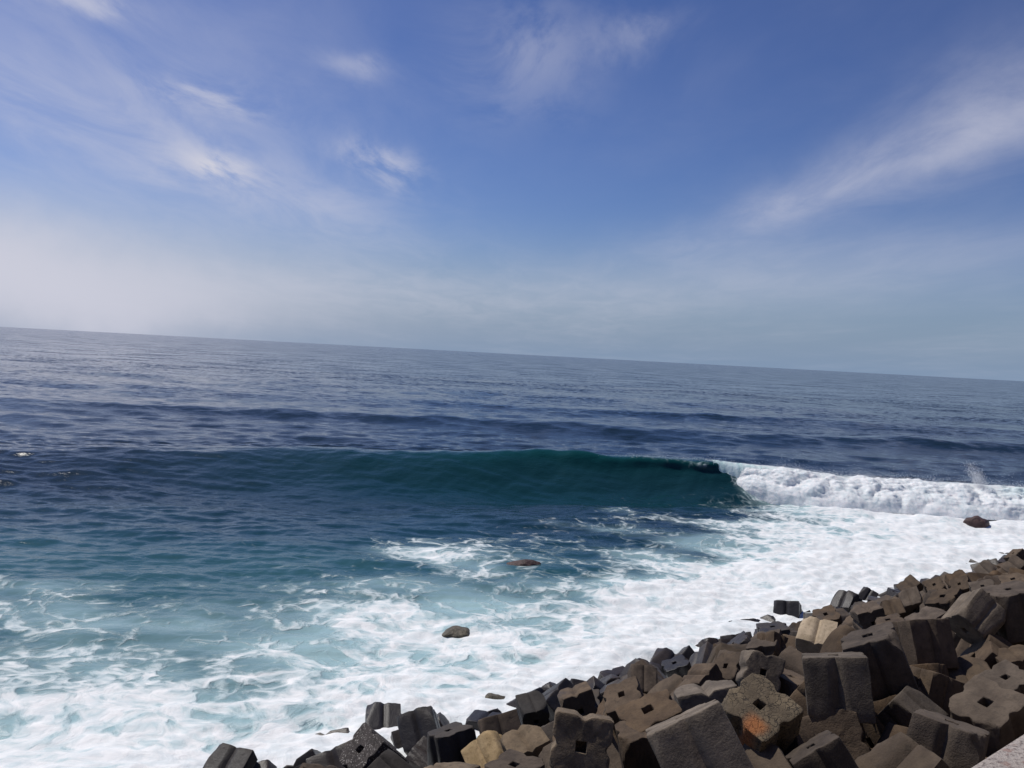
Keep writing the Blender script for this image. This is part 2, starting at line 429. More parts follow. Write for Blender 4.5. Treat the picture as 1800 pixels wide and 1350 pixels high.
# broken part of the wave: a rolling bank of foam
def whitewater():
    nx, nt = 620, 90
    xs = np.linspace(19.8, 76, nx); ts = np.linspace(0, 1, nt)
    X, T = np.meshgrid(xs, ts, indexing='ij')
    h = wave_h(X); yc = wave_yc(X)
    g = np.interp(X, [19.8, 20.6, 22, 24, 26, 80], [.28, .55, .80, .96, 1.0, .95])
    g = g*(1+.10*perlin(X*.22, X*0+5)+.10*perlin(X*.6, X*0+9))
    f = np.interp(T, [0, .12, .25, .38, .52, .66, .8, .92, 1], [-.1, .70, .95, 1.0, .93, .74, .46, .15, -.25])
    Y = yc+1.6-7.2*T*np.interp(X, [19.8, 21, 22.5, 25, 28, 80], [.40, .52, .70, .92, 1, 1])
    Z = h*f*g
    # puffs pushed outward
    env = np.sin(np.pi*np.clip(T, 0, 1))**.6
    L = T*8.5
    b1 = billow(X*.38+L*.1, L*.34, 1)-.2; b2 = billow(X*.95+3, L*.9, 2, .5)-.25; b3 = billow(X*2.6, L*2.4, 2)-.25
    d = env*(.95*b1+.32*b2+.11*b3)*np.clip(g, .25, 1)
    ny = np.interp(T, [0, .3, .45, .7, 1], [.6, .2, -.25, -.85, -1]); nz = np.interp(T, [0, .35, .6, 1], [.8, 1, .75, .3])
    Y = Y+d*ny; Z = Z+d*nz*.9
    V = np.stack([X, Y, Z], -1).reshape(-1, 3)
    me = mesh_np('whitewater', V, grid_quads(nx, nt))
    top = sstep(.55, .95, f)*np.interp(X, [20, 22, 24, 27, 43, 46, 49, 80], [.2, .2, .15, .0, .0, .55, .85, .8])
    a = me.attributes.new('teal', 'FLOAT', 'POINT'); a.data.foreach_set('value', np.clip(top+.25*perlin(X*.3, T*3), 0, 1).ravel().astype(np.float32))
    return me, X, Y, Z
ww_me, _X, _Y, _Z = whitewater()
tag(link('whitewater', ww_me, WW_MAT), 'rolling bank of white foam along the broken part of the wave', 'surf', kind='stuff')

# falling curtain of the lip where the wave is breaking
def lip_curtain():
    nx, nt = 170, 50
    xs = np.linspace(19.7, 28, nx); ts = np.linspace(0, 1, nt)
    X, T = np.meshgrid(xs, ts, indexing='ij')
    h = wave_h(X)*np.interp(X, [18.9, 20, 28], [1.0, 1.0, .98]); yc = wave_yc(X)
    reach = np.interp(X, [19.7, 20.4, 22, 28], [.75, .95, 1.5, 2.2])
    Y = yc-.3-reach*(1-(1-T)**1.8)
    top = h*1.0
    bot = np.interp(X, [19.7, 19.9, 20.3, 20.9, 22, 28], [2.3, 1.6, .7, .1, -.2, -.2])
    Z = top-(top-bot)*T**1.7
    rag = .10*fbm(X*2.2, T*.8, 3)
    Y = Y+rag*.9*T; Z = Z+.08*perlin(X*2.5, X*0)*(1-T)
    me = mesh_np('wave_lip', np.stack([X, Y, Z], -1).reshape(-1, 3), grid_quads(nx, nt))
    k = np.clip(1.0-.65*sstep(.45, 1, T)+.3*perlin(X*1.2, T*2), 0, 1)
    a = me.attributes.new('teal', 'FLOAT', 'POINT'); a.data.foreach_set('value', k.ravel().astype(np.float32))
    return me
tag(link('wave_lip', lip_curtain(), WW_MAT), 'pale green lip of water curling over where the wave breaks', 'wave lip', kind='stuff')

# droplets: one cloud of tiny tetrahedra
def droplets(name, P, size, label):
    P = np.asarray(P); n = len(P); rg = np.random.default_rng(5)
    base = np.array([[1, 1, 1], [1, -1, -1], [-1, 1, -1], [-1, -1, 1]])*.6
    s = size[:, None, None]*np.ones((n, 1, 1))
    a = rg.uniform(0, 6.28, n); ca, sa = np.cos(a), np.sin(a)
    Rz = np.zeros((n, 3, 3)); Rz[:, 0, 0] = ca; Rz[:, 0, 1] = -sa; Rz[:, 1, 0] = sa; Rz[:, 1, 1] = ca; Rz[:, 2, 2] = 1
    V = P[:, None, :]+s*np.einsum('nij,kj->nki', Rz, base)
    tri = np.array([[0, 1, 2], [0, 3, 1], [0, 2, 3], [1, 3, 2]])
    Fc = (np.arange(n)[:, None, None]*4+tri).reshape(-1, 3)
    return tag(link(name, mesh_np(name, V.reshape(-1, 3), Fc), SPRAY_MAT), label, 'spray', kind='stuff')
rg = np.random.default_rng(11)
n = 42000
xi = rg.integers(0, _X.shape[0], n); ti = rg.integers(8, 62, n)
base = np.stack([_X[xi, ti], _Y[xi, ti], _Z[xi, ti]], -1)
up = rg.exponential(.16, n)*(.4+.6*sstep(20, 27, base[:, 0]))*(1+1.0*np.maximum(0, perlin(base[:, 0]*.35, base[:, 0]*0+2)))
off = np.stack([rg.normal(0, .12, n), rg.normal(-.05, .25, n), up], -1)
crx = rg.uniform(8, 22, 5200)**1.0
crp = np.stack([crx, wave_yc(crx)-.7+rg.normal(0, .35, 5200), wave_h(crx)*np.interp(crx, [8, 22], [1.0, 1.0])+rg.exponential(.10, 5200)-.08], -1)
crp = crp[rg.random(5200) < np.interp(crx, [8, 11, 13.5, 15, 19, 22], [0, .15, .55, .25, .9, .9])*(.4+.9*np.maximum(0, perlin(crx*.9, crx*0)))]
pts = np.concatenate([base+off, crp])
droplets('spray', pts, rg.uniform(.007, .024, len(pts)), 'fine white droplets thrown up along the crest of the breaking wave')
n = 9500
g0 = ground(1755, 905); tt_ = rg.random(n)
st_ = rg.integers(0, 3, n)
pl = np.stack([g0.x+.3+(st_-1)*.35*tt_+rg.normal(0, .06+.30*tt_**1.5, n)-.7*tt_**2+.18*np.sin(tt_*6+st_*2), g0.y+4+rg.normal(0, .5, n), 1.0+(3.2-.5*st_)*tt_+rg.normal(0, .10, n)], -1)
pl = pl[rg.random(n) < (1-tt_*.75)]; n = len(pl)
droplets('spray_plume', pl, rg.uniform(.010, .026, n), 'tall wispy plume of spray rising off the whitewater behind the reddish boulder')
# ------------------------------------------------------------------ the breakwater
def concrete_mat(name, c_lo, c_hi, c_stain, wet=True, rust=0., pale_speck=.0, crack=0.):
    m, t, b = new_mat(name)
    tc = t.new('ShaderNodeTexCoord').outputs['Object']
    oi = t.new('ShaderNodeObjectInfo').outputs['Random']
    P = t.vmath('ADD', tc, t.vmath('SCALE', (13.1, 7.7, 3.3), scale=oi)) if False else None
    cm = t.new('ShaderNodeCombineXYZ')
    for i in range(3): t.put(cm.inputs[i], t.math('MULTIPLY', oi, 37.0+11*i))
    P = t.vmath('ADD', tc, cm.outputs[0])
    n1 = t.noise(P, 2.2, 6, .62, .3); n2 = t.noise(P, 9, 6, .65); n3 = t.noise(P, 38, 4, .6)
    col = t.mix(t.rng(n1, .32, .68), c_lo, c_hi)
    col = t.mix(t.math('MULTIPLY', t.rng(n2, .50, .72), .55), col, c_stain)
    col = t.mix(t.math('MULTIPLY', t.rng(n3, .35, .7), .22), col, c_hi)
    hv = t.new('ShaderNodeHueSaturation'); t.put(hv.inputs['Value'], t.math('MULTIPLY_ADD', oi, .5, .76)); t.link(col, hv.inputs['Color'])
    t.put(hv.inputs['Saturation'], t.math('MULTIPLY_ADD', t.math('FRACT', t.math('MULTIPLY', oi, 7.13)), .5, .72))
    col = hv.outputs[0]
    # streaks run down the block sides
    stv = t.vmath('MULTIPLY', P, (6, 6, .7))
    col = t.mix(t.math('MULTIPLY', t.rng(t.noise(stv, 1.0, 4, .6), .52, .75), .38), col, c_stain)
    if pale_speck:
        v = t.noise(P, 26, 3, .7); col = t.mix(t.math('MULTIPLY', t.rng(v, .56, .66), pale_speck), col, (.50, .46, .42))
    hgt = t.math('ADD', t.math('MULTIPLY', n2, .5), t.math('MULTIPLY', n3, .35))
    if crack:
        vo = t.new('ShaderNodeTexVoronoi', feature='DISTANCE_TO_EDGE'); vo.inputs['Scale'].default_value = 8.5
        t.link(t.vmath('ADD', P, t.vmath('SCALE', t.noise(P, 5, 3, color=True), scale=.35)), vo.inputs['Vector'])
        ck = t.rng(vo.outputs['Distance'], .0, .075, 1., 0.)
        ck = t.math('MULTIPLY', ck, t.rng(n1, .35, .5))
        col = t.mix(t.math('MULTIPLY', ck, crack), col, (.035, .03, .025))
        hgt = t.math('SUBTRACT', hgt, t.math('MULTIPLY', ck, .5))
    if rust:
        sp = t.new('ShaderNodeSeparateXYZ'); t.link(tc, sp.inputs[0])
        # rust bleeding from the lifting hole towards one corner
        run = t.math('MULTIPLY', t.rng(t.math('ADD', t.math('ABSOLUTE', t.math('ADD', sp.outputs['X'], -.20)), t.math('ADD', t.math('MULTIPLY', n1, .3), -.15)), .05, .24, 1., 0.),
                     t.rng(sp.outputs['Y'], -.12, -.30, 0., 1.))
        col = t.mix(t.math('MULTIPLY', run, rust), col, t.mix(n2, (.20, .055, .022), (.42, .17, .05)))
    rgh = .88
    if wet:
        gz = t.new('ShaderNodeNewGeometry'); sz = t.new('ShaderNodeSeparateXYZ'); t.link(gz.outputs['Position'], sz.inputs[0])
        wt = t.rng(t.math('ADD', sz.outputs['Z'], t.math('MULTIPLY', n1, 1.4)), 1.5, 2.9, 1., 0.)
        col = t.mix(t.math('MULTIPLY', wt, .72), col, (.020, .019, .021))
        rgh = t.rng(wt, 0, 1, .88, .42)
    t.link(col, b.inputs['Base Color']); t.put(b.inputs['Roughness'], rgh)
    b.inputs['Specular IOR Level'].default_value = .35
    bp = t.new('ShaderNodeBump'); t.link(hgt, bp.inputs['Height']); bp.inputs['Distance'].default_value = .035; bp.inputs['Strength'].default_value = .8
    t.link(bp.outputs[0], b.inputs['Normal'])
    return m
M_BROWN = concrete_mat('weathered_concrete', (.054, .036, .023), (.106, .073, .046), (.026, .019, .014))
M_GREY = concrete_mat('grey_concrete', (.060, .043, .030), (.112, .083, .058), (.034, .027, .021))
M_SAND = concrete_mat('sunlit_concrete', (.085, .062, .040), (.170, .126, .082), (.036, .027, .019))  # lighter copy: the tan of sunlit tops put into the base colour
M_TAN = concrete_mat('sunlit_tan_concrete', (.24, .178, .105), (.38, .29, .185), (.10, .072, .043))  # palest copy: direct sun on tan faces painted into the concrete colour
M_RUST = concrete_mat('cracked_concrete', (.085, .064, .041), (.19, .145, .09), (.036, .028, .02), rust=.9, crack=.85)
M_WET = concrete_mat('wet_concrete', (.034, .027, .022), (.060, .050, .042), (.015, .012, .011))
M_SPECK = concrete_mat('barnacled_concrete', (.030, .025, .022), (.055, .046, .042), (.016, .014, .014), wet=False, pale_speck=.7)
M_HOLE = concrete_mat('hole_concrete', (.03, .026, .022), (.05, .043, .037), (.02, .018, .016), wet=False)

def block_mesh(seed, groove=.15, gw=.17, rc=.06, chips=3, hmul=1.0):
    """cube armour unit: grooves down the middle of the four sides, square lifting hole through the ends"""
    rd = random.Random(seed)
    # outline of one quarter side, from corner to corner, counter-clockwise; 18 points per side
    prof = []
    for s in range(18):
        q = s/18-.5                                   # -.5 .. .5 along the side
        dpt = 0.
        if abs(q) < gw: dpt = groove*math.cos(q/gw*math.pi/2)**1.25
        prof.append((q, .5-dpt))
    out = []
    for k in range(4):
        a = k*math.pi/2; ca, sa = math.cos(a), math.sin(a)
        for q, d in prof:
            x, y = d, q
            # round the corner
            ex = abs(q)-(.5-rc)
            if ex > 0 and abs(d-.5) < 1e-6:
                x = d-rc*(1-math.sqrt(max(0, 1-(ex/rc)**2)))*.75
            out.append((x*ca-y*sa, x*sa+y*ca))
    n = len(out)
    hs = .075+.015*rd.random()                        # half width of the hole
    hole = []
    for (x, y) in out:
        ang = math.atan2(y, x); c, s = math.cos(ang), math.sin(ang)
        m_ = max(abs(c), abs(s)); hole.append((hs*c/m_, hs*s/m_))
    taper = .03*rd.random()
    rings = []                                        # (scale toward hole, z)
    H2 = .5*hmul; bev = .022
    def ring(f, z, inset=0.):
        tp = 1-taper*(z/H2*.5+.5)
        r_ = []
        for (ox, oy), (hx, hy) in zip(out, hole):
            L = math.hypot(ox, oy)
            ox2, oy2 = ox*(1-inset/L), oy*(1-inset/L)
            r_.append(((hx+(ox2-hx)*f)*tp, (hy+(oy2-hy)*f)*tp, z))
        return r_
    rings.append([(hx*.9, hy*.9, H2-.36) for hx, hy in hole])
    rings.append([(hx, hy, H2-.012) for hx, hy in hole])
    for f in (.03, .2, .42, .65, .85): rings.append(ring(f, H2))
    rings.append(ring(1, H2, bev)); rings.append(ring(1, H2-bev*.3, bev*.3))
    for z in (H2-bev, .36*hmul, .22*hmul, .08*hmul, -.08*hmul, -.22*hmul, -.36*hmul, -H2+bev): rings.append(ring(1, z))
    rings.append(ring(1, -H2+bev*.3, bev*.3)); rings.append(ring(1, -H2, bev))
    for f in (.85, .65, .42, .2, .03): rings.append(ring(f, -H2))
    rings.append([(hx, hy, -H2+.012) for hx, hy in hole])
    rings.append([(hx*.9, hy*.9, -H2+.36) for hx, hy in hole])
    V = [v for r_ in rings for v in r_]
    # broken corners and edges
    planes = []
    for k in range(chips):
        nv = Vector((rd.choice((-1, 1)), rd.choice((-1, 1)), rd.choice((-1, 1, 0, 0)))); nv += Vector((rd.uniform(-.5, .5), rd.uniform(-.5, .5), rd.uniform(-.5, .5)))
        nv.normalize(); ext = max(nv.dot(Vector(v)) for v in V); planes.append((nv, ext-rd.uniform(.04, .17)))
    ov = Vector((seed*3.7, seed*1.3, seed*.7)); W_ = []
    for v in V:
        p = Vector(v)
        for nv, d in planes:
            e = nv.dot(p)-d-.03*mnoise.noise(p*7+ov)
            if e > 0: p -= nv*e
        nn = mnoise.noise_vector(p*2.3+ov)*.012+mnoise.noise_vector(p*6.5+ov)*.008+mnoise.noise_vector(p*17+ov)*.005
        W_.append(p+nn)
    Fq = []
    for r_ in range(len(rings)-1):
        for i in range(n):
            j = (i+1) % n
            Fq.append((r_*n+i, r_*n+j, (r_+1)*n+j, (r_+1)*n+i))
    Fq = [q[::-1] for q in Fq]
    me = bpy.data.meshes.new('block')
    tops = [list(range(n)), list(reversed(range((len(rings)-1)*n, len(rings)*n)))]
    me.from_pydata([tuple(v) for v in W_], [], Fq+tops)
    for p in me.polygons: p.use_smooth = True
    me.update()
    try: me.set_sharp_from_angle(angle=R(38))
    except Exception: pass
    return me
VAR = {}
_vi = 0
def block_data(kind, mat, i):
    key = (kind, mat.name, i)
    if key not in VAR:
        par = dict(c=dict(groove=.075, gw=.13, rc=.045, chips=4), s=dict(groove=.075, gw=.09, rc=.018, chips=3), b=dict(groove=.05, gw=.07, rc=.015, chips=7))[kind]
        seed = {'c': 100, 's': 200, 'b': 300}[kind]+i
        me = block_mesh(seed, **par); me.materials.append(mat); VAR[key] = me
    return VAR[key]

POSES = """rusty_clover 4.38 14.66 6.02 0.862 0.249 0.087 -0.432 1.04
big_dark 6.32 16.27 6.16 0.981 -0.117 -0.06 -0.143 1.13
a_groove 7.11 13.79 6.05 0.948 -0.09 0.096 -0.29 1.06
a_clover 9.06 15.98 5.7 0.825 0.224 -0.099 -0.51 1.09
a_back 10.32 17.63 5.71 0.771 0.199 -0.091 -0.599 0.82
a_slab 6.31 13.13 5.65 0.72 -0.303 0.24 -0.576 1.25
a_ridge 5.16 13.49 5.83 0.948 -0.143 -0.284 -0.021 0.83
a_small 7.78 16.45 5.56 0.832 -0.386 -0.251 0.309 0.82
a_dim 8.75 17.62 5.62 0.974 -0.116 0.16 0.114 0.82
r_cube 11.27 20.85 6.34 0.9 -0.215 0.374 -0.055 0.9
r_edge 12.37 21.21 6.45 0.992 -0.02 -0.128 0.006 1.1
r_dark 9.23 19.32 6.08 0.973 -0.183 -0.024 0.137 1.04
r_holes 7.55 17.46 6.28 0.968 -0.032 -0.2 -0.15 1.09
b_lone 14.29 43.66 -0.26 0.948 -0.23 -0.004 -0.218 1.26
b_twin 16.84 42.74 0.65 0.81 -0.401 0.097 -0.418 1.06
b_apex 19.15 46.15 0.17 0.885 -0.336 0.284 -0.153 0.83
b_hole 13.82 37.1 1.32 0.978 0.141 -0.144 0.059 1.03
b_stub 11.9 41.44 -0.34 0.945 -0.213 -0.082 -0.236 0.82
b_flat 11.38 36.23 0.77 0.993 0.01 -0.105 -0.054 1.21
b_hole2 9.01 29.26 2.52 0.945 0.108 -0.196 -0.239 1.05
b_tan 9.97 27.55 3.46 0.84 -0.493 0.139 -0.179 1.1
b_tall 9.1 29.18 2.67 0.914 -0.253 0.151 0.277 0.85
b_plank 6.07 20.27 4.94 0.821 0.556 0.032 -0.122 0.87
d_face 1.47 14.66 5.53 0.81 0.583 -0 -0.061 0.98
d_tilt 3 15.91 5.25 0.731 0.221 -0.122 -0.634 1.07
d_low 2.66 15.46 5.13 0.993 0.022 -0.12 0.006 0.82
d_slot 3.2 21.17 3.6 0.963 0.173 -0.207 0 0.92
d_peak 4.38 26.31 2.35 0.933 -0.357 0.035 -0.008 0.82
d_dark 3.08 12.96 6.2 0.955 -0.171 -0.239 -0.032 1.21
d_flat 4.48 18.16 4.7 0.621 -0.772 -0.068 -0.114 1.24
d_wedge 5.46 22.97 3.58 0.58 -0.7 -0.417 0.02 0.82
d_round 6.89 33.42 0.12 0.984 0.022 -0.155 0.085 1.01
d_right 6.35 23.41 3.75 0.849 0.285 -0.296 -0.332 0.88
d_left 2.56 26.73 1.36 0.657 -0.729 -0.158 -0.107 1.05
d_mid 2.85 26.97 1 0.986 0.082 -0.14 -0.041 1.05
e_rock 1.12 25.75 1.51 0.814 -0.563 -0.14 0.037 0.82
e_flat -0.28 28.04 -0.15 0.689 -0.71 0.086 -0.114 1.01
e_top -1.09 23.55 1.25 0.942 -0.098 -0.094 0.308 1.09
e_dark 0.24 23.53 1.68 0.957 -0.244 -0.145 0.05 1.11
e_slab 0.73 17.37 4.06 0.748 -0.619 -0.24 -0.002 0.82
e_pale -0 18.48 3.39 0.837 -0.407 -0.329 -0.162 0.82
e_mound 0.4 14.12 4.98 0.894 -0.016 -0.037 0.447 0.82
e_tan -0.73 15.63 4.12 0.59 -0.692 -0.307 0.281 0.82
f_clover -3.07 22.49 1.38 0.814 0.372 -0.145 -0.422 1.12
f_groove -2.15 25.97 0.64 0.925 -0.325 -0.197 -0.01 1.09
f_low -3.61 28.13 -0.54 0.841 -0.529 -0.007 0.116 1.1
f_brown -1.88 25.03 0.1 0.74 -0.431 -0.373 0.358 0.99
f_dim -2.28 19 2.61 0.778 -0.354 -0.318 0.411 0.82
g_twin -6.62 22.2 0.89 0.877 -0.458 0.082 -0.122 1.08
k1 19.64 42.01 1.74 0.735 -0.563 -0.275 -0.259 0.94
k2 23.88 43.27 2.54 0.781 -0.426 -0.327 -0.319 0.82
k3 22.84 39.03 3.66 0.742 -0.507 -0.327 -0.293 0.82
k4 21.46 41.3 2.31 0.718 -0.634 -0.132 -0.253 0.96
k5 27.4 46.93 2.51 0.933 -0.109 -0.323 0.11 0.82
k6 20.08 40.68 2.11 0.95 0.21 -0.227 -0.033 0.82
k7 19.79 37.72 2.91 0.914 0.199 -0.304 -0.183 0.82
k8 17.11 36.6 2.57 0.853 -0.44 -0.112 -0.257 0.84
k9 16.04 31.57 3.73 0.885 0.141 -0.211 -0.389 1.01
k10 15.3 34.13 2.73 0.845 -0.476 -0.115 -0.216 0.82
k11 18.57 33.81 3.69 0.969 0.118 -0.167 -0.141 0.87
k12 14.07 33.54 2.6 0.7 -0.696 -0.107 -0.118 1
k13 12.29 24.96 4.83 0.675 -0.693 -0.192 -0.164 0.93
k14 19.52 33.39 4.1 0.959 0.088 -0.207 -0.171 0.91
k15 16.9 28.48 4.85 0.978 0.027 -0.187 -0.089 0.82
k16 12.47 27.92 3.79 0.984 -0 -0.165 -0.063 0.88
k17 11.51 19.36 5.62 0.695 -0.694 -0.059 -0.179 0.82"""
# name: (mesh kind, material, label)
SHORT = {
    'rusty_clover': 'the rust-streaked cracked block',
    'big_dark': 'the big upright dark-fronted block',
    'a_groove': 'the leaning grey block with the deep groove',
    'a_clover': 'the grey clover-shaped top by the parapet',
    'a_slab': 'the sunlit grey block with the diagonal groove',
    'a_ridge': 'the dark block with the pale lit ridge',
    'r_cube': 'the large cube standing on its corner',
    'r_edge': 'the big shaded block behind the cornerwise cube',
    'r_dark': 'the tall nearly black block',
    'r_holes': 'the brown block behind the big upright one',
    'b_lone': 'the lone notched block out in the foam',
    'b_twin': 'the two-lobed dark block',
    'b_apex': 'the pointed dark block by the two-lobed one',
    'b_hole': 'the holed block behind the bright tan one',
    'b_stub': 'the short jutting block end',
    'b_flat': 'the flat-lying dark block near the lone one',
    'b_hole2': 'the holed block above the jutting block end',
    'b_tan': 'the bright sunlit tan block',
    'b_tall': 'the narrow block leaning on the tan one',
    'b_plank': 'the mottled block with the bright strip',
    'd_face': 'the large holed face with bright edge',
    'd_tilt': 'the diamond-tilted holed block',
    'd_slot': 'the wide block with a slot-like hole',
    'd_peak': 'the block with a peaked top',
    'd_dark': 'the largest dark grooved block',
    'd_flat': 'the flat-lying grooved block',
    'd_wedge': 'the wedge-like leaning block',
    'd_round': 'the rounded wet block at the water',
    'd_right': 'the block with pale spots',
    'd_left': 'the grey slab tilted seaward',
    'e_rock': 'the pointed wet block',
    'e_flat': 'the low wet foam-topped block',
    'e_top': 'the flat wet holed block top',
    'e_dark': 'the long dark shaded block',
    'e_slab': 'the slab-like brown block top',
    'e_pale': 'the small pale cream block',
    'e_mound': 'the rounded brown block top',
    'e_tan': 'the tan lit block top',
    'f_clover': 'the barnacle-speckled holed block',
    'f_groove': 'the upright grooved block in the foam',
    'g_twin': 'the twin-humped block alone in foam',
    'k1': 'the far dark block at the foam edge',
}
FAR_LABEL = 'brown concrete block on the far stretch of the heap up against the white foam'
INFO = {
    'rusty_clover': ('c', M_RUST, 'cracked clover-shaped block face with a square hole and a rust orange streak'),
    'big_dark': ('s', M_SAND, 'big upright block with a dark shaded front beside the rust-streaked block'),
    'a_groove': ('s', M_GREY, 'upright grey block with a deep dark groove leaning near the parapet wall'),
    'a_clover': ('c', M_GREY, 'grey clover-shaped block top with a hole beside the parapet wall'),
    'a_back': ('s', M_GREY, 'grey block poking out behind the clover-shaped top near the parapet wall'),
    'a_slab': ('s', M_GREY, 'sunlit grey block lying tilted with its groove running diagonally up its face'),
    'a_ridge': ('s', M_BROWN, 'dark block with a pale lit ridge at the foot of the rust-streaked block'),
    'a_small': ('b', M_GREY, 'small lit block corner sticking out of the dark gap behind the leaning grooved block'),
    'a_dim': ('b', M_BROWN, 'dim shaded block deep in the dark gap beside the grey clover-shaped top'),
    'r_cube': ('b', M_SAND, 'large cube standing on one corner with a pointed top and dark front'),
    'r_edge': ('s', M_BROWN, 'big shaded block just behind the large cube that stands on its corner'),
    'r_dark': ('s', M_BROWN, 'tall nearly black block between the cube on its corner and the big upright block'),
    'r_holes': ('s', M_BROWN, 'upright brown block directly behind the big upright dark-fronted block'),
    'b_lone': ('s', M_WET, 'lone dark block with a notched top standing out in the foam off the breakwater'),
    'b_twin': ('s', M_WET, 'two-lobed dark block tilted back at the edge of the white foam'),
    'b_apex': ('s', M_WET, 'pointed dark block next to the two-lobed block at the edge of the foam'),
    'b_hole': ('c', M_BROWN, 'brown block with holes behind the sunlit tan block, near the lone block in the foam'),
    'b_stub': ('s', M_WET, 'short dark block end jutting out alone at the edge of the foam'),
    'b_flat': ('s', M_WET, 'dark flat-lying block between the lone notched block and the jutting block end'),
    'b_hole2': ('c', M_BROWN, 'dark brown block with a hole in its face just above the jutting block end'),
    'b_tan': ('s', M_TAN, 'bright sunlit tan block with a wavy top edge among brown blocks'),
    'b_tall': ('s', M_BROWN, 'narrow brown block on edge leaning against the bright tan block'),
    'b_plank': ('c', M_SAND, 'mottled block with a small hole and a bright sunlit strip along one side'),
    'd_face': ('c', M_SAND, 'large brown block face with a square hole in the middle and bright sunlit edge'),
    'd_tilt': ('c', M_BROWN, 'brown diamond-tilted block face with a square hole behind the large dark grooved block'),
    'd_low': ('c', M_BROWN, 'flat brown block top with a small hole sunk between two bigger holed blocks'),
    'd_slot': ('c', M_BROWN, 'wide brown block with a slot-like hole on the skyline of the heap'),
    'd_peak': ('b', M_BROWN, 'block with a peaked top rising from the heap against the foam'),
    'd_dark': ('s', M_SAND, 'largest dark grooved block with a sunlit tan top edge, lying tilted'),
    'd_flat': ('s', M_SAND, 'flat-lying grooved block beside the rust-streaked clover block'),
    'd_wedge': ('s', M_BROWN, 'brown wedge-like block leaning behind the flat-lying grooved block'),
    'd_round': ('c', M_WET, 'rounded dark wet block at the water edge behind the wedge-like block'),
    'd_right': ('c', M_BROWN, 'brown block with pale spots behind the mottled block with the bright strip'),
    'd_left': ('s', M_GREY, 'grey slab-like block tilted toward the sea on the edge of the foam'),
    'd_mid': ('c', M_BROWN, 'brown block with a small hole under the grey slab-like tilted block'),
    'e_rock': ('b', M_WET, 'dark pointed wet block rising from the foam edge'),
    'e_flat': ('s', M_WET, 'low dark wet block with a patch of foam on its top'),
    'e_top': ('c', M_WET, 'flat dark wet block top with a small hole sloping toward the foam'),
    'e_dark': ('s', M_BROWN, 'long dark shaded block below the pointed wet block'),
    'e_slab': ('s', M_SAND, 'brown slab-like block top catching the light beside the large holed face'),
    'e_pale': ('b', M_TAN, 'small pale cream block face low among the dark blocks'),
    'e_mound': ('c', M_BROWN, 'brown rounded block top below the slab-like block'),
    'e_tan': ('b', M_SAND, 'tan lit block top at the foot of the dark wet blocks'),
    'f_clover': ('c', M_SPECK, 'dark clover-shaped block speckled with barnacles, square hole in the middle, at the water'),
    'f_groove': ('s', M_WET, 'upright dark block with a groove down its face standing in the foam'),
    'f_low': ('s', M_WET, 'low dark block lying in the foam behind the barnacle-speckled block'),
    'f_brown': ('b', M_BROWN, 'dim brown block leaning beside the upright grooved block at the water'),
    'f_dim': ('b', M_WET, 'dark block in shade at the foot of the barnacle-speckled block'),
    'g_twin': ('s', M_WET, 'dark twin-humped block with a bright wet groove, alone in the foam'),
    'k1': ('c', M_BROWN, FAR_LABEL),
    'k2': ('b', M_GREY, FAR_LABEL),
    'k3': ('s', M_BROWN, FAR_LABEL),
    'k4': ('c', M_BROWN, FAR_LABEL),
    'k5': ('b', M_GREY, FAR_LABEL),
    'k6': ('s', M_BROWN, FAR_LABEL),
    'k7': ('c', M_BROWN, FAR_LABEL),
    'k8': ('b', M_GREY, FAR_LABEL),
    'k9': ('s', M_BROWN, FAR_LABEL),
    'k10': ('c', M_BROWN, FAR_LABEL),
    'k11': ('b', M_GREY, FAR_LABEL),
    'k12': ('s', M_BROWN, FAR_LABEL),
    'k13': ('c', M_BROWN, FAR_LABEL),
    'k14': ('b', M_GREY, FAR_LABEL),
    'k15': ('s', M_BROWN, FAR_LABEL),
    'k16': ('c', M_BROWN, FAR_LABEL),
    'k17': ('b', M_GREY, FAR_LABEL),
}
random.seed(4)
placed = []
G_NEAR = 'concrete armour blocks heaped on the breakwater'
cnt = 0
for ln in POSES.strip().split('\n'):
    nm, *v = ln.split(); v = [float(t) for t in v]
    kind, mat, lab = INFO[nm]
    o = link('concrete_block', block_data(kind, mat, cnt % 5), None)
    cnt += 1
    if nm == 'f_low': v[2] += .32                 # stands proud of the foam
    o.location = v[:3]; o.rotation_mode = 'QUATERNION'; o.rotation_quaternion = v[3:7]; o.scale = (v[7],)*3
    tag(o, lab, 'concrete block', G_NEAR)
    placed.append((Vector(v[:3]), v[7], nm))
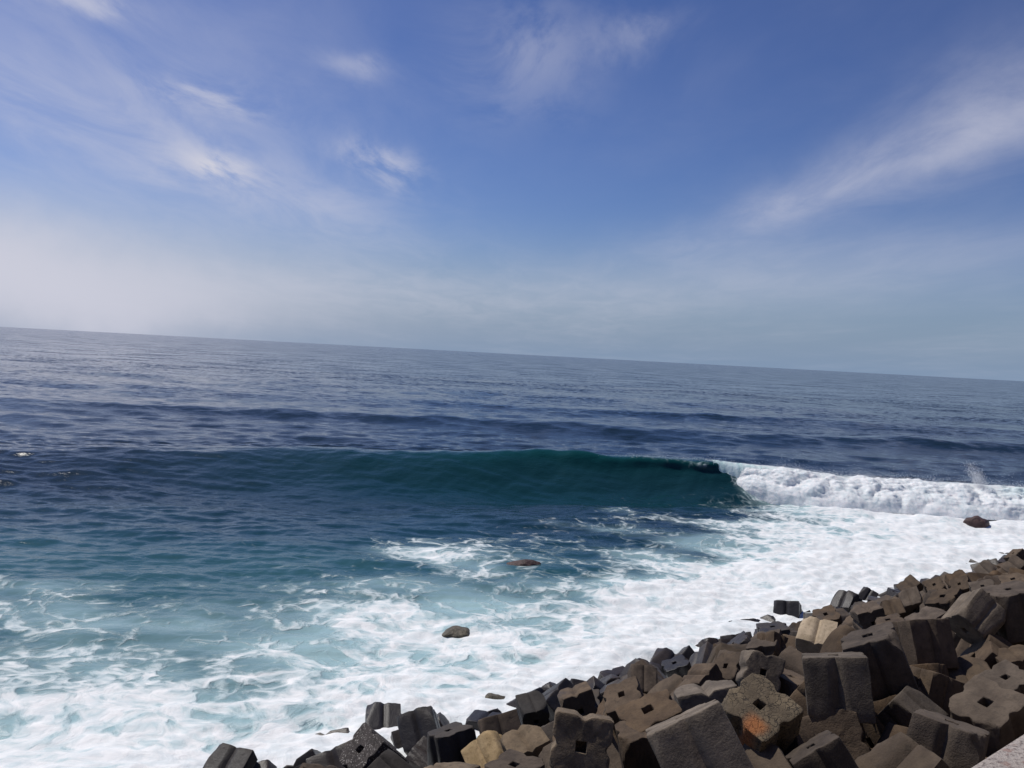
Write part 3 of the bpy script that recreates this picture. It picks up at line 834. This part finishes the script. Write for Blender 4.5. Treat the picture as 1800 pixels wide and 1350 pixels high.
# blocks of the layer below, seen in the gaps, and on along the shore
def in_view(p, mx=150, my=120):
    q = p-Vector((0, 0, CAM_H)); d = q.dot(_F)
    if d < 1: return False
    x = 900+FPX*q.dot(_Rt)/d; y = 675-FPX*q.dot(_Up)/d
    return -mx < x < 1800+mx and y < 1350+my
def to_px(p):
    q = p-Vector((0, 0, CAM_H)); d = max(q.dot(_F), .1)
    return Vector((900+FPX*q.dot(_Rt)/d, 675-FPX*q.dot(_Up)/d)), d
placed_px = [(*to_px(c), s_) for c, s_, _n in placed]
def buries(p, s):
    # a lower-layer block must not stand in front of one of the big ones
    a, d = to_px(p)
    for b_, e, t in placed_px:
        if d < e-.05 and (a-b_).length < .40*t*FPX/e+.52*s*FPX/d: return True
    return False
nfill = 0
v = -14.
while v < 70:
    u = 3.2
    while u < 23.4:
        uu = u+random.uniform(-.3, .3); vv = v+random.uniform(-.3, .3)
        x, y = uv2xy(uu, vv); s = random.uniform(1.15, 1.5)
        z = max(zs(uu), -.25)-.84+random.uniform(-.14, .10)
        p = Vector((x, y, z))
        rot = Quaternion((random.gauss(0, 1), random.gauss(0, 1), random.gauss(0, 1), random.gauss(0, 1))).normalized()
        mi = random.choice((M_BROWN, M_BROWN, M_GREY)); kd = random.choice('ssb'); k = random.randrange(4)
        u += 1.55
        if not in_view(p) or any((p-c).length < .55*(s+t)/2 for c, t, _n in placed) or nfill >= 285 or buries(p, s): continue
        o = link('concrete_block', block_data(kd, mi, k), None)
        o.location = p; o.rotation_mode = 'QUATERNION'; o.rotation_quaternion = rot; o.scale = (s,)*3
        zone = 'at the waterline, washed by foam' if uu > 20.3 else 'partway down the slope between larger tilted blocks' if uu > 9.2 else 'in the dark gaps of the level top of the heap'
        look = {'s': 'grooved', 'b': 'chipped'}[kd]+(' grey' if mi is M_GREY else ' brown')
        near = min((q for q in placed if q[2] in SHORT), key=lambda q: (q[0]-p).length)
        dv = p-near[0]
        if dv.length < 2.7:
            du = dv.x*NX+dv.y*NY; dw = dv.x*TX+dv.y*TY
            side = 'seaward of' if du > abs(dw) else 'landward of' if -du > abs(dw) else 'next to'
            lab = 'half-buried %s block %s %s' % (look, side, SHORT[near[2]])
        else:
            lab = 'half-buried %s concrete block %s' % (look, zone)
        tag(o, lab, 'concrete block', lab.replace('block', 'blocks', 1))
        nfill += 1
    v += 1.55
print('fill blocks', nfill)

# rubble core under the blocks
def core():
    us = np.concatenate([np.linspace(1.0, 30, 60)]); vs = np.linspace(-40, 110, 160)
    U_, V_ = np.meshgrid(us, vs, indexing='ij')
    Z = np.minimum(BERM, SLOPE*(SHORE_U-U_))-1.25+.25*fbm(U_*.6, V_*.6, 3)
    X = U_*NX+V_*TX; Y = U_*NY+V_*TY
    return mesh_np('rubble_slope', np.stack([X, Y, Z], -1).reshape(-1, 3), grid_quads(len(us), len(vs)))
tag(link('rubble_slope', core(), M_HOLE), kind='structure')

# parapet and promenade behind it
def box_uv(name, u0, u1, v0, v1, z0, z1, mat, bev=.015):
    bm = bmesh.new(); vs = []
    for z in (z0, z1):
        for (u, v) in ((u0, v0), (u1, v0), (u1, v1), (u0, v1)):
            x, y = uv2xy(u, v); vs.append(bm.verts.new((x, y, z)))
    for f in ((3, 2, 1, 0), (4, 5, 6, 7), (0, 1, 5, 4), (1, 2, 6, 5), (2, 3, 7, 6), (3, 0, 4, 7)): bm.faces.new([vs[i] for i in f])
    bmesh.ops.recalc_face_normals(bm, faces=bm.faces)
    if bev: bmesh.ops.bevel(bm, geom=list(bm.edges), offset=bev, segments=2, affect='EDGES', profile=.6)
    me = bpy.data.meshes.new(name); bm.to_mesh(me); bm.free()
    return link(name, me, mat)
def parapet_mat():
    m, t, b = new_mat('parapet_concrete')
    tc = t.new('ShaderNodeTexCoord').outputs['Object']
    n1 = t.noise(tc, 3, 5, .6); n2 = t.noise(tc, 60, 4, .7); n3 = t.noise(tc, 22, 3, .6)
    col = t.mix(t.rng(n1, .3, .7), (.30, .255, .215), (.40, .35, .31))
    col = t.mix(t.math('MULTIPLY', t.rng(n2, .50, .62), .8), col, (.13, .10, .09))
    col = t.mix(t.math('MULTIPLY', t.rng(n3, .60, .70), .6), col, (.24, .12, .09))
    t.link(col, b.inputs['Base Color']); b.inputs['Roughness'].default_value = .9
    bp = t.new('ShaderNodeBump'); t.link(n2, bp.inputs['Height']); bp.inputs['Distance'].default_value = .012; t.link(bp.outputs[0], b.inputs['Normal'])
    return m
M_PAR = parapet_mat()
pw = bpy.data.objects.new('parapet_wall', None); COL.objects.link(pw)
tag(pw, 'pale speckled concrete parapet wall along the edge of the promenade', 'wall')
w_ = box_uv('wall_body', .46, .935, -30, 60, 4.2, 10.78, M_PAR, .01); w_.parent = pw
vv = -29.9
while vv < 59:
    c_ = box_uv('coping', .40, .985, vv, vv+1.994, 10.778, 10.9, M_PAR, .012); c_.parent = pw; vv += 2.0
tag(box_uv('promenade', -40, .46, -30, 60, 4.0, 10.35, M_PAR, 0), kind='structure')

# ------------------------------------------------------------------ boulders in the surf
def boulder(name, px, py, size, seed, mat, label, yaw=0., sink=.35):
    bm = bmesh.new(); bmesh.ops.create_icosphere(bm, subdivisions=4, radius=1)
    ov = Vector((seed*5.1, seed*2.3, seed))
    for v in bm.verts:
        p = v.co.copy()
        d = 1+.32*mnoise.noise(p*1.1+ov)+.14*mnoise.noise(p*2.7+ov)+.05*mnoise.noise(p*7+ov)
        # a few flat breaks
        p *= d
        for k in range(7):
            a = mnoise.random_unit_vector() if False else Vector((math.sin(seed*7+k*2.4), math.cos(seed*3+k*1.7), math.sin(k*3.1+seed))).normalized()
            e = p.dot(a)-.80
            if e > 0: p -= a*e*.8
        v.co = Vector((p.x*size[0], p.y*size[1], p.z*size[2]))
    me = bpy.data.meshes.new(name); bm.to_mesh(me); bm.free()
    for f in me.polygons: f.use_smooth = True
    o = link(name, me, mat); g = ground(px, py)
    o.location = (g.x, g.y, size[2]*(1-2*sink)*.5); o.rotation_euler = (0, 0, yaw)
    return tag(o, label, 'boulder')
def rock_mat(name, a, b_, rough):
    m, t, b = new_mat(name); tc = t.new('ShaderNodeTexCoord').outputs['Object']
    n = t.noise(tc, 3, 6, .65, .3); col = t.mix(t.rng(n, .35, .65), a, b_); t.link(col, b.inputs['Base Color'])
    b.inputs['Roughness'].default_value = rough
    bp = t.new('ShaderNodeBump'); t.link(t.noise(tc, 8, 5, .65), bp.inputs['Height']); bp.inputs['Distance'].default_value = .08; t.link(bp.outputs[0], b.inputs['Normal'])
    return m
M_RED = rock_mat('red_rock', (.040, .020, .018), (.085, .045, .039), .6)
M_OLIVE = rock_mat('algae_rock', (.045, .038, .022), (.15, .125, .085), .55)
boulder('boulder', 1716, 925, (1.15, .9, .72), 3, M_RED, 'reddish brown boulder standing in the white foam in front of the breaking wave', .2, .40)
boulder('boulder', 803, 1108, (.64, .45, .36), 5, M_OLIVE, 'olive brown boulder half awash in the swirling foam', .4, 1.05)
boulder('boulder', 922, 995, (1.0, .55, .42), 8, M_RED, 'dark reddish rock barely breaking the surface of the open teal water', .1, .54)
boulder('boulder', 868, 1226, (.62, .4, .4), 9, M_OLIVE, 'dark low rock covered in foam just off the foot of the blocks', .5, 1.3)
boulder('boulder', 1286, 1101, (.42, .22, .20), 12, M_WET, 'small dark jagged rock in the foam beside the short jutting block end', .3, .35)
boulder('boulder', 1279, 1134, (.20, .18, .30), 14, M_WET, 'tiny dark upright stone at the foam edge below the jutting block end', .3, .30)
